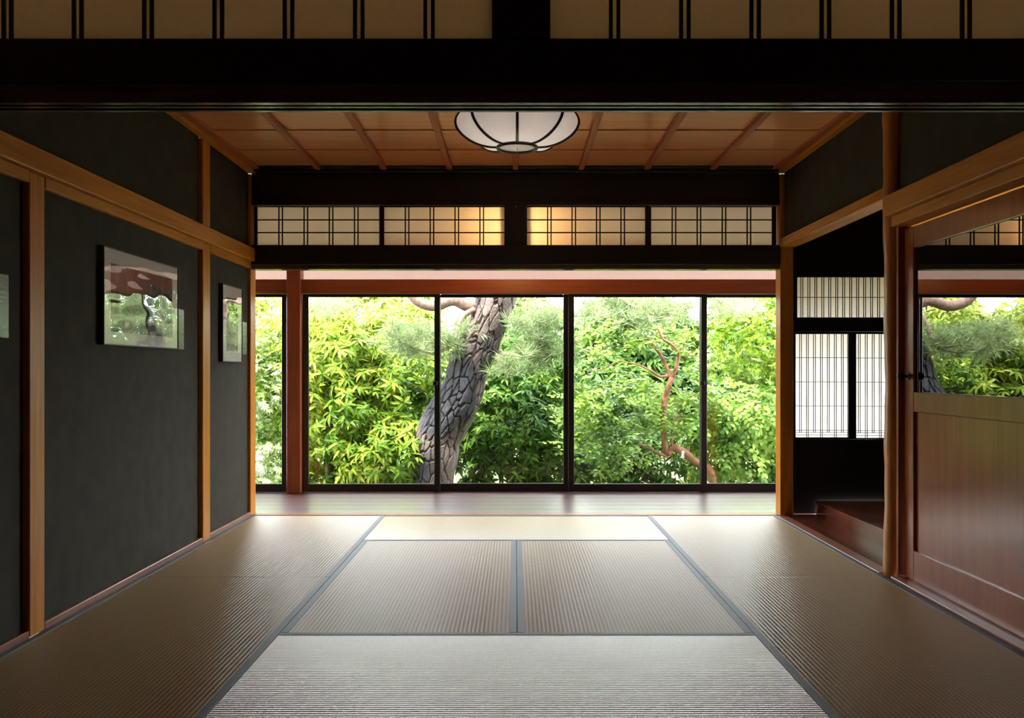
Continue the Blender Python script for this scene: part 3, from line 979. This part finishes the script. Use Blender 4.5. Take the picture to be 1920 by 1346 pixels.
def blob_places(blobs, n, nv, s0, s1, tilt_up=0.5, shell=0.35, seed=1, flat=False, front=0.6):
    """points spread through the outer shell of ellipsoids (centre, radii)"""
    r = random.Random(seed)
    vol = [b[1][0] * b[1][2] for b in blobs]
    tot = sum(vol)
    out = []
    for (c, rad), v in zip(blobs, vol):
        m = int(n * v / tot)
        k = 0
        while k < m:
            d = Vector((r.gauss(0, 1), r.gauss(0, 1), r.gauss(0, 1))).normalized()
            if d.y > 0 and r.random() < front: d.y = -d.y
            t = 1 - shell * r.random() ** 1.5
            p = Vector((c[0] + d.x * rad[0] * t, c[1] + d.y * rad[1] * t, c[2] + d.z * rad[2] * t))
            if p.z < GZ + 0.05: continue
            k += 1
            nrm = Vector((d.x / rad[0], d.y / rad[1], d.z / rad[2])).normalized()
            ax = (nrm * (1 - tilt_up) + Vector((0, 0, tilt_up)) + Vector((r.gauss(0, .28), r.gauss(0, .28), r.gauss(0, .2)))).normalized()
            R = frame_from(ax, r.uniform(0, 6.28))
            out.append((p, R, r.uniform(s0, s1), r.randrange(nv)))
    return out

def stems(parent, base, tops, mat, r0=0.03):
    for t in tops:
        b = Vector(base) + Vector((random.uniform(-.12, .12), random.uniform(-.1, .1), 0))
        m_ = (b + Vector(t)) / 2 + Vector((random.uniform(-.12, .12), random.uniform(-.08, .08), 0))
        tube('stem', catmull([b, m_, t], 4), [r0 * (1 - 0.07 * i) for i in range(9)], mat, parent, 6)

M['twig'] = plain('grey brown twig bark', (0.14, 0.09, 0.06), 0.85, 0.2, noise_amt=0.3, noise_scale=25)
M['redbark'] = plain('smooth reddish bark', (0.23, 0.105, 0.055), 0.6, 0.3, noise_amt=0.4, noise_scale=12)
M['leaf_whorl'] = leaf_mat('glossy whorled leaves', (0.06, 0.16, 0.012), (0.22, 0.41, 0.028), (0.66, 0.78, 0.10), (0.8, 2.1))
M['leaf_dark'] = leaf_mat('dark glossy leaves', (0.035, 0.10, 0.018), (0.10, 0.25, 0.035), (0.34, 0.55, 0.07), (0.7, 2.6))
M['leaf_fine'] = leaf_mat('fresh fine leaves', (0.05, 0.17, 0.02), (0.21, 0.42, 0.05), (0.55, 0.78, 0.14), None)
M['leaf_maple'] = leaf_mat('pale maple leaves', (0.22, 0.36, 0.10), (0.45, 0.62, 0.20), (0.80, 0.90, 0.50), None)
M['leaf_bright'] = leaf_mat('bright spring leaves', (0.10, 0.28, 0.012), (0.28, 0.52, 0.025), (0.60, 0.78, 0.07), None)
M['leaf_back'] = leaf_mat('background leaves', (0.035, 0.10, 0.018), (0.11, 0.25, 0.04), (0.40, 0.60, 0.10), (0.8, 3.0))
M['needle'] = leaf_mat('pine needles', (0.20, 0.30, 0.12), (0.40, 0.54, 0.24), (0.62, 0.72, 0.36), None, 0.5, 0.35)

WH = [whorl(8, 0.130, 0.036, 0.55, s) for s in range(5)]
WHD = [whorl(8, 0.115, 0.036, 0.5, s + 20) for s in range(5)]
SPR = [spray(4, 0.085, 0.046, 0.22, s) for s in range(5)]
PAL = [palmate(5, 0.075, 0.022, s) for s in range(4)]
NDL = [needles(34, 0.16, s) for s in range(4)]

def shrub(name, label, cat, group, base, blobs, n, variants, mat, part, n_obj, stem_tops, seed, s0=0.8, s1=1.15, tilt=0.45, stemmat=None, front=0.6, shell=0.35):
    r = empty(name, base, label, cat, group)
    stems(r, base, stem_tops, stemmat or M['twig'])
    scatter(r, variants, mat, blob_places(blobs, n, len(variants), s0, s1, tilt, shell, seed, front=front), part, n_obj, 'foliage')
    return r

GS = 'shrubs of the garden'
# whorl-leaved bush left of the pine
shrub('whorl_leaved_shrub', 'yellow green bush of glossy whorled leaves between red brown post and pine trunk', 'shrub', GS, (-2.0, 10.4, GZ),
      [((-2.0, 10.5, 0.35), (1.05, 0.75, 0.95)), ((-1.45, 10.2, 0.0), (0.7, 0.55, 0.6)), ((-2.35, 10.5, 1.22), (0.8, 0.65, 0.72)), ((-1.45, 10.8, 1.15), (0.75, 0.6, 0.75))],
      1500, WH, M['leaf_whorl'], 'leaf_cluster', 280, [(-2.2, 10.5, 1.2), (-1.7, 10.5, 1.0), (-1.5, 10.3, 0.3), (-2.6, 10.5, 0.6)], 3)
# bush right of the pine
shrub('whorl_leaved_shrub', 'darker bush of drooping whorled leaves between pine trunk and slender reddish tree', 'shrub', GS, (0.0, 10.9, GZ),
      [((-0.1, 11.0, 0.30), (0.85, 0.6, 0.85)), ((0.45, 11.0, 0.05), (0.6, 0.5, 0.65)), ((0.05, 11.3, 1.0), (0.8, 0.5, 0.6))],
      1000, WHD, M['leaf_dark'], 'leaf_cluster', 240, [(-0.2, 11.0, 0.8), (0.2, 11.0, 0.9), (0.5, 11.0, 0.2)], 5)
# pale maple at the far left
shrub('maple_tree', 'pale sunlit maple behind the narrow window and the red brown post', 'tree', None, (-3.5, 9.9, GZ),
      [((-3.45, 10.0, 0.20), (0.75, 0.6, 0.75)), ((-3.2, 9.9, 0.85), (0.65, 0.5, 0.45)), ((-3.5, 10.2, 1.35), (0.8, 0.6, 0.6)), ((-2.75, 9.6, -0.05), (0.35, 0.3, 0.35))],
      620, PAL, M['leaf_maple'], 'leaf_cluster', 200, [(-3.4, 10.0, 0.9), (-3.2, 10.0, 0.6), (-3.6, 10.1, 1.7)], 8, tilt=0.7)
# bright trees on the right
shrub('bright_shrub', 'bright yellow green tree beside the corridor post, above the pale bush', 'tree', None, (3.3, 10.6, GZ),
      [((3.1, 10.6, 1.40), (0.8, 0.6, 0.62)), ((3.45, 10.4, 1.05), (0.5, 0.5, 0.5))],
      560, PAL, M['leaf_bright'], 'leaf_cluster', 200, [(3.2, 10.6, 1.6), (3.4, 10.5, 1.0)], 11, tilt=0.6)
shrub('fine_leaved_shrub', 'pale green spreading bush of small leaves beside the corridor post', 'shrub', GS, (2.8, 10.0, GZ),
      [((2.75, 10.0, 0.45), (0.75, 0.55, 0.45)), ((2.5, 9.9, 0.05), (0.6, 0.45, 0.35)), ((3.3, 10.0, 0.2), (0.6, 0.5, 0.6))],
      900, SPR, M['leaf_fine'], 'leaf_spray', 260, [(2.6, 10.0, 0.5), (2.9, 10.0, 0.6), (2.4, 9.9, 0.1)], 13, tilt=0.2)
shrub('low_shrub', 'low dark leafy bush on the ground below the slender reddish tree', 'shrub', GS, (1.35, 11.2, GZ),
      [((1.1, 11.2, -0.15), (0.55, 0.4, 0.42)), ((1.9, 11.3, -0.1), (0.6, 0.4, 0.5))],
      330, WHD, M['leaf_back'], 'leaf_cluster', 150, [(1.2, 11.2, 0.1), (1.8, 11.2, 0.1)], 17)
# background row
bgl = ['dense background tree with yellow green crown behind the whorled bush', 'dense green background tree behind the pine trunk', 'dark green background tree behind the slender reddish tree',
       'dense dark background tree behind the bright tree', 'dense background tree behind the pale maple']
for i, (x, y, zt, w) in enumerate([(-2.3, 13.2, 2.4, 1.3), (-0.3, 13.9, 2.4, 1.1), (1.55, 13.4, 2.3, 1.2), (3.6, 13.2, 2.45, 1.3), (-4.5, 13.2, 2.45, 1.3)]):
    shrub('background_tree', bgl[i], 'tree', 'background trees of the garden', (x, y, GZ),
          [((x, y, zt * 0.30), (w, 0.8, zt * 0.42)), ((x + 0.25, y, zt * 0.66), (w * 0.85, 0.7, zt * 0.34))],
          1150, WH if i % 2 == 0 else WHD, M['leaf_whorl'] if i in (0, 4) else M['leaf_back'], 'leaf_cluster', 60, [(x - .3, y, zt * .6), (x + .3, y, zt * .7)], 30 + i, 1.0, 1.5, 0.4, front=0.75)

# ---- pine tree
PY = 10.0
tr = [(-0.20, 0.27, (808, 960)), ]
edges = [(1010, 764, 862), (905, 768, 849), (854, 771, 857), (818, 780, 864), (781, 800, 884), (763, 811, 893), (727, 830, 908), (690, 840, 917), (654, 857, 931), (617, 875, 942), (581, 886, 957), (557, 890, 966),
         (510, 905, 985), (440, 950, 1030), (350, 985, 1055), (230, 990, 1050)]
cpts, crad = [], []
for y, a, b in edges:
    cpts.append(px((a + b) / 2, y, PY))
    crad.append((b - a) / 2 * PY / F_PX)
cpts = [Vector((cpts[0].x - 0.02, PY, GZ - 0.45))] + cpts
crad = [crad[0] * 1.25] + crad
pine = empty('pine_tree', (cpts[1].x, PY, GZ), 'old leaning pine with thick plated bark in front of the window sashes', 'tree')

def plates(path, rads, seg, sub, amp, sc):
    P = catmull(path, sub)
    Rr = [v.x for v in catmull([(r, 0, 0) for r in rads], sub)]
    verts, faces, cols = [], [], []
    n = None
    s = 0
    for i, p in enumerate(P):
        t = (P[min(i + 1, len(P) - 1)] - P[max(i - 1, 0)]).normalized()
        n = (Vector((1, 0, 0)) if n is None else n)
        n = (n - t * n.dot(t)).normalized()
        b = t.cross(n)
        if i: s += (P[i] - P[i - 1]).length
        for k in range(seg):
            a = 2 * math.pi * k / seg
            d = n * math.cos(a) + b * math.sin(a)
            q = Vector((math.cos(a) * Rr[i] * sc, math.sin(a) * Rr[i] * sc, s * sc * 0.36))
            wob = noise.noise_vector(q * 0.9) * 0.35
            dist, pts = noise.voronoi(q + wob)
            e = min(1.0, max(0.0, (dist[1] - dist[0]) / 0.12))
            e = e * e * (3 - 2 * e)
            big = noise.noise(Vector((d.x * 1.3, d.y * 1.3, s * 1.6))) * 0.03
            lift = 0.35 * (noise.cell(pts[0] * 3.1) * 0.5 + 0.5)
            fine = noise.noise(q * 7) * 0.10
            verts.append(p + d * (Rr[i] + big - amp * 0.75 + amp * e * (0.75 + lift) + amp * fine))
            cols.append(noise.cell(pts[0] * 5.3 + Vector((3, 1, 2))) * 0.5 + 0.5)
    m_ = len(P)
    for i in range(m_ - 1):
        for k in range(seg):
            k2 = (k + 1) % seg
            faces.append((i * seg + k, i * seg + k2, (i + 1) * seg + k2, (i + 1) * seg + k))
    return verts, faces, cols

bk, nt, out = new_mat('plated pine bark')
at = N(nt, 'Attribute')
at.attribute_name = 'plate'
g = N(nt, 'NewGeometry')
n1 = N(nt, 'TexNoise', Scale=1.6, Detail=3.0)
nt.links.new(g.outputs['Position'], n1.inputs['Vector'])
n2 = N(nt, 'TexNoise', Scale=38.0, Detail=5.0)
nt.links.new(g.outputs['Position'], n2.inputs['Vector'])
ra = ramp(nt, at.outputs['Fac'], [(0.0, (0.10, 0.070, 0.058)), (0.5, (0.145, 0.105, 0.088)), (1.0, (0.20, 0.15, 0.125))])
rd = ramp(nt, n1.outputs[0], [(0.46, (0, 0, 0)), (0.58, (1, 1, 1))])
mxc = N(nt, 'Mix', data_type='RGBA')
mxc.inputs[7].default_value = (0.03, 0.03, 0.036, 1)
nt.links.new(rd.outputs[0], mxc.inputs[0])
nt.links.new(ra.outputs[0], mxc.inputs[6])
mul = N(nt, 'Mix', data_type='RGBA', blend_type='MULTIPLY')
mul.inputs[0].default_value = 0.5
nt.links.new(mxc.outputs[2], mul.inputs[6])
nt.links.new(n2.outputs[0], mul.inputs[7])
pb = N(nt, 'BsdfPrincipled', Roughness=0.75)
nt.links.new(mul.outputs[2], pb.inputs['Base Color'])
bb = N(nt, 'Bump', Strength=0.5, Distance=0.01)
nt.links.new(n2.outputs[0], bb.inputs['Height'])
nt.links.new(bb.outputs[0], pb.inputs['Normal'])
nt.links.new(pb.outputs[0], out.inputs[0])
M['bark'] = bk
v, f, c = plates(cpts, crad, 250, 42, 0.032, 14.0)
to = mesh_obj('trunk', v, f, M['bark'], pine, True)
al = to.data.attributes.new('plate', 'FLOAT', 'POINT')
al.data.foreach_set('value', c)

def branch(pts, r0, r1, name='branch', seg=8, par=None, mat=None):
    P = catmull(pts, 6)
    n = len(P)
    v, f = tube_data(P, [r0 + (r1 - r0) * i / (n - 1) for i in range(n)], seg)
    return mesh_obj(name, v, f, mat or M['pinebranch'], par or pine, True), P
M['pinebranch'] = plain('pine branch bark', (0.20, 0.13, 0.10), 0.8, 0.2, noise_amt=0.4, noise_scale=30)
brs = []
def bp(lst, dy0=0.0, dy1=0.0):
    n = len(lst)
    return [px(x, y, PY + dy0 + (dy1 - dy0) * i / (n - 1)) for i, (x, y) in enumerate(lst)]
brs.append(branch(bp([(905, 566), (880, 573), (850, 562), (815, 573), (785, 566), (760, 540)], 0, -0.15), 0.085, 0.05))
brs.append(branch(bp([(890, 580), (872, 590), (862, 605), (856, 630), (840, 650), (815, 662), (775, 652), (745, 640)], -0.1, -0.35), 0.035, 0.009))
brs.append(branch(bp([(842, 655), (800, 645), (770, 632), (735, 628)], -0.2, -0.4), 0.012, 0.006))
brs.append(branch(bp([(945, 592), (965, 600), (995, 612), (1003, 630), (1012, 645), (1040, 655)], 0, -0.3), 0.030, 0.008))
brs.append(branch(bp([(995, 612), (1020, 603), (1045, 590)], -0.1, -0.3), 0.014, 0.006))
brs.append(branch(bp([(920, 654), (950, 664), (985, 666), (1010, 677), (1040, 668), (1060, 655)], 0, -0.4), 0.026, 0.008))
brs.append(branch(bp([(930, 664), (940, 690), (950, 705)], -0.1, -0.3), 0.012, 0.005))
brs.append(branch(bp([(1000, 440), (1070, 500), (1140, 560), (1160, 590), (1175, 620)], 0.0, -0.2), 0.05, 0.012))
brs.append(branch(bp([(1100, 520), (1180, 570), (1230, 590), (1300, 575)], -0.1, -0.4), 0.03, 0.008))
brs.append(branch(bp([(1140, 545), (1240, 540), (1330, 560), (1400, 575)], 0.2, 0.0), 0.03, 0.008))
brs.append(branch(bp([(960, 460), (800, 470), (680, 530), (600, 570)], 0.0, 0.3), 0.06, 0.010))
r = random.Random(4)
places = []
for o, P in brs[1:]:
    n = len(P)
    for i in range(int(n * 0.35), n):
        for q in range(2):
            off = Vector((r.gauss(0, .10), r.gauss(0, .10), r.gauss(0.02, .06)))
            ax = (off.normalized() + Vector((0, 0, 0.7))).normalized()
            places.append((P[i] + off, frame_from(ax, r.uniform(0, 6.28)), r.uniform(0.8, 1.25), r.randrange(4)))
places = [p for p in places if not (p[0].z < 1.02)]
# needle pads spread along the twigs
for cx, cy, sx, sy, m_ in [(765, 640, 40, 22, 6), (1000, 600, 50, 30, 14), (1010, 660, 45, 22, 12), (985, 690, 40, 15, 6), (1120, 580, 50, 16, 30), (1190, 590, 60, 18, 40), (1270, 580, 45, 15, 26), (1370, 578, 40, 14, 20), (610, 575, 35, 15, 16)]:
    for k in range(m_):
        p = px(r.gauss(cx, sx * 0.6), r.gauss(cy, sy * 0.6), PY - 0.25 + r.gauss(0, 0.25))
        ax = (Vector((r.gauss(0, .4), r.gauss(0, .4), 1.0))).normalized()
        places.append((p, frame_from(ax, r.uniform(0, 6.28)), r.uniform(0.8, 1.2), r.randrange(4)))
scatter(pine, NDL, M['needle'], places, 'needle_tuft', 290, 'needles')

# ---- slender reddish tree
def q6(x, y): return (x / 2.746 + 940, y / 2.746 + 490)
SY = 9.6
st = empty('slender_tree', tuple(px(1335, 907, SY).xy) + (GZ,), 'slender crooked tree with smooth reddish bark and fine fresh leaves', 'tree')
def sb(lst, r0, r1, name, d0=0.0, d1=0.0):
    n = len(lst)
    pts = [px(*q6(x, y), SY + d0 + (d1 - d0) * i / (n - 1)) for i, (x, y) in enumerate(lst)]
    return branch(pts, r0 * 0.82, r1 * 0.82, name, 10, st, M['redbark'])
sb([(1100, 1420), (1092, 1140), (1062, 1062), (1000, 1030), (940, 982), (880, 962), (852, 990)], 0.055, 0.050, 'trunk')
sb([(850, 995), (836, 880), (838, 740), (862, 645), (876, 598)], 0.046, 0.038, 'trunk')
sb([(872, 605), (850, 540), (802, 455), (752, 395), (715, 340)], 0.030, 0.012, 'branch', 0, 0.1)
sb([(880, 600), (902, 540), (912, 470), (875, 425), (832, 398), (800, 330)], 0.032, 0.012, 'branch', 0, -0.1)
sb([(912, 475), (940, 430), (960, 360)], 0.016, 0.008, 'branch')
sb([(860, 590), (815, 592), (770, 562), (700, 532), (605, 512)], 0.022, 0.007, 'branch', 0, -0.2)
sb([(860, 1005), (800, 985), (765, 965), (705, 938)], 0.026, 0.012, 'branch', 0, -0.1)
sb([(880, 965), (876, 900), (890, 830), (930, 780)], 0.018, 0.008, 'branch', 0, -0.15)
sb([(955, 1000), (964, 970), (968, 945)], 0.026, 0.004, 'stub')
sb([(910, 490), (980, 485), (1030, 490)], 0.010, 0.005, 'branch')
sb([(600, 515), (500, 560), (400, 560)], 0.008, 0.004, 'branch', -0.2, -0.3)
pl_ = []
r = random.Random(9)
layers = [((480, 820), 190, 60), ((640, 700), 160, 40), ((930, 710), 130, 45), ((600, 860), 170, 60), ((760, 760), 120, 45), ((940, 820), 100, 40), ((470, 950), 160, 70), ((620, 1000), 110, 60), ((950, 880), 80, 40),
          ((700, 620), 150, 35), ((450, 660), 120, 50), ((900, 400), 130, 60), ((700, 380), 130, 50), ((500, 480), 110, 60), ((1000, 560), 60, 50), ((560, 330), 110, 50), ((420, 760), 100, 60)]
for (cx, cy), sx, sy in layers:
    for k in range(36):
        X, Y_ = q6(r.gauss(cx, sx * 0.5), r.gauss(cy, sy * 0.5))
        p = px(X, Y_, SY + r.gauss(0.2, 0.24))
        if p.z < GZ + 0.1: continue
        ax = (Vector((r.gauss(0, .35), r.gauss(-0.25, .35), 1.0))).normalized()
        pl_.append((p, frame_from(ax, r.uniform(0, 6.28)), r.uniform(0.75, 1.1), r.randrange(5)))
scatter(st, SPR, M['leaf_fine'], pl_, 'leaf_spray', 290, 'foliage')

# slim brown trunk inside the whorled bush
sl = empty('young_tree', (-2.15, 10.1, GZ), 'slim brown trunk standing among the whorled bush leaves', 'tree')
tube('trunk', catmull([(-2.15, 10.1, GZ - 0.1), (-2.13, 10.1, 0.3), (-2.16, 10.13, 0.8), (-2.17, 10.25, 1.05), (-2.15, 10.4, 1.3)], 6), 0.045, M['twig'], sl, 10)
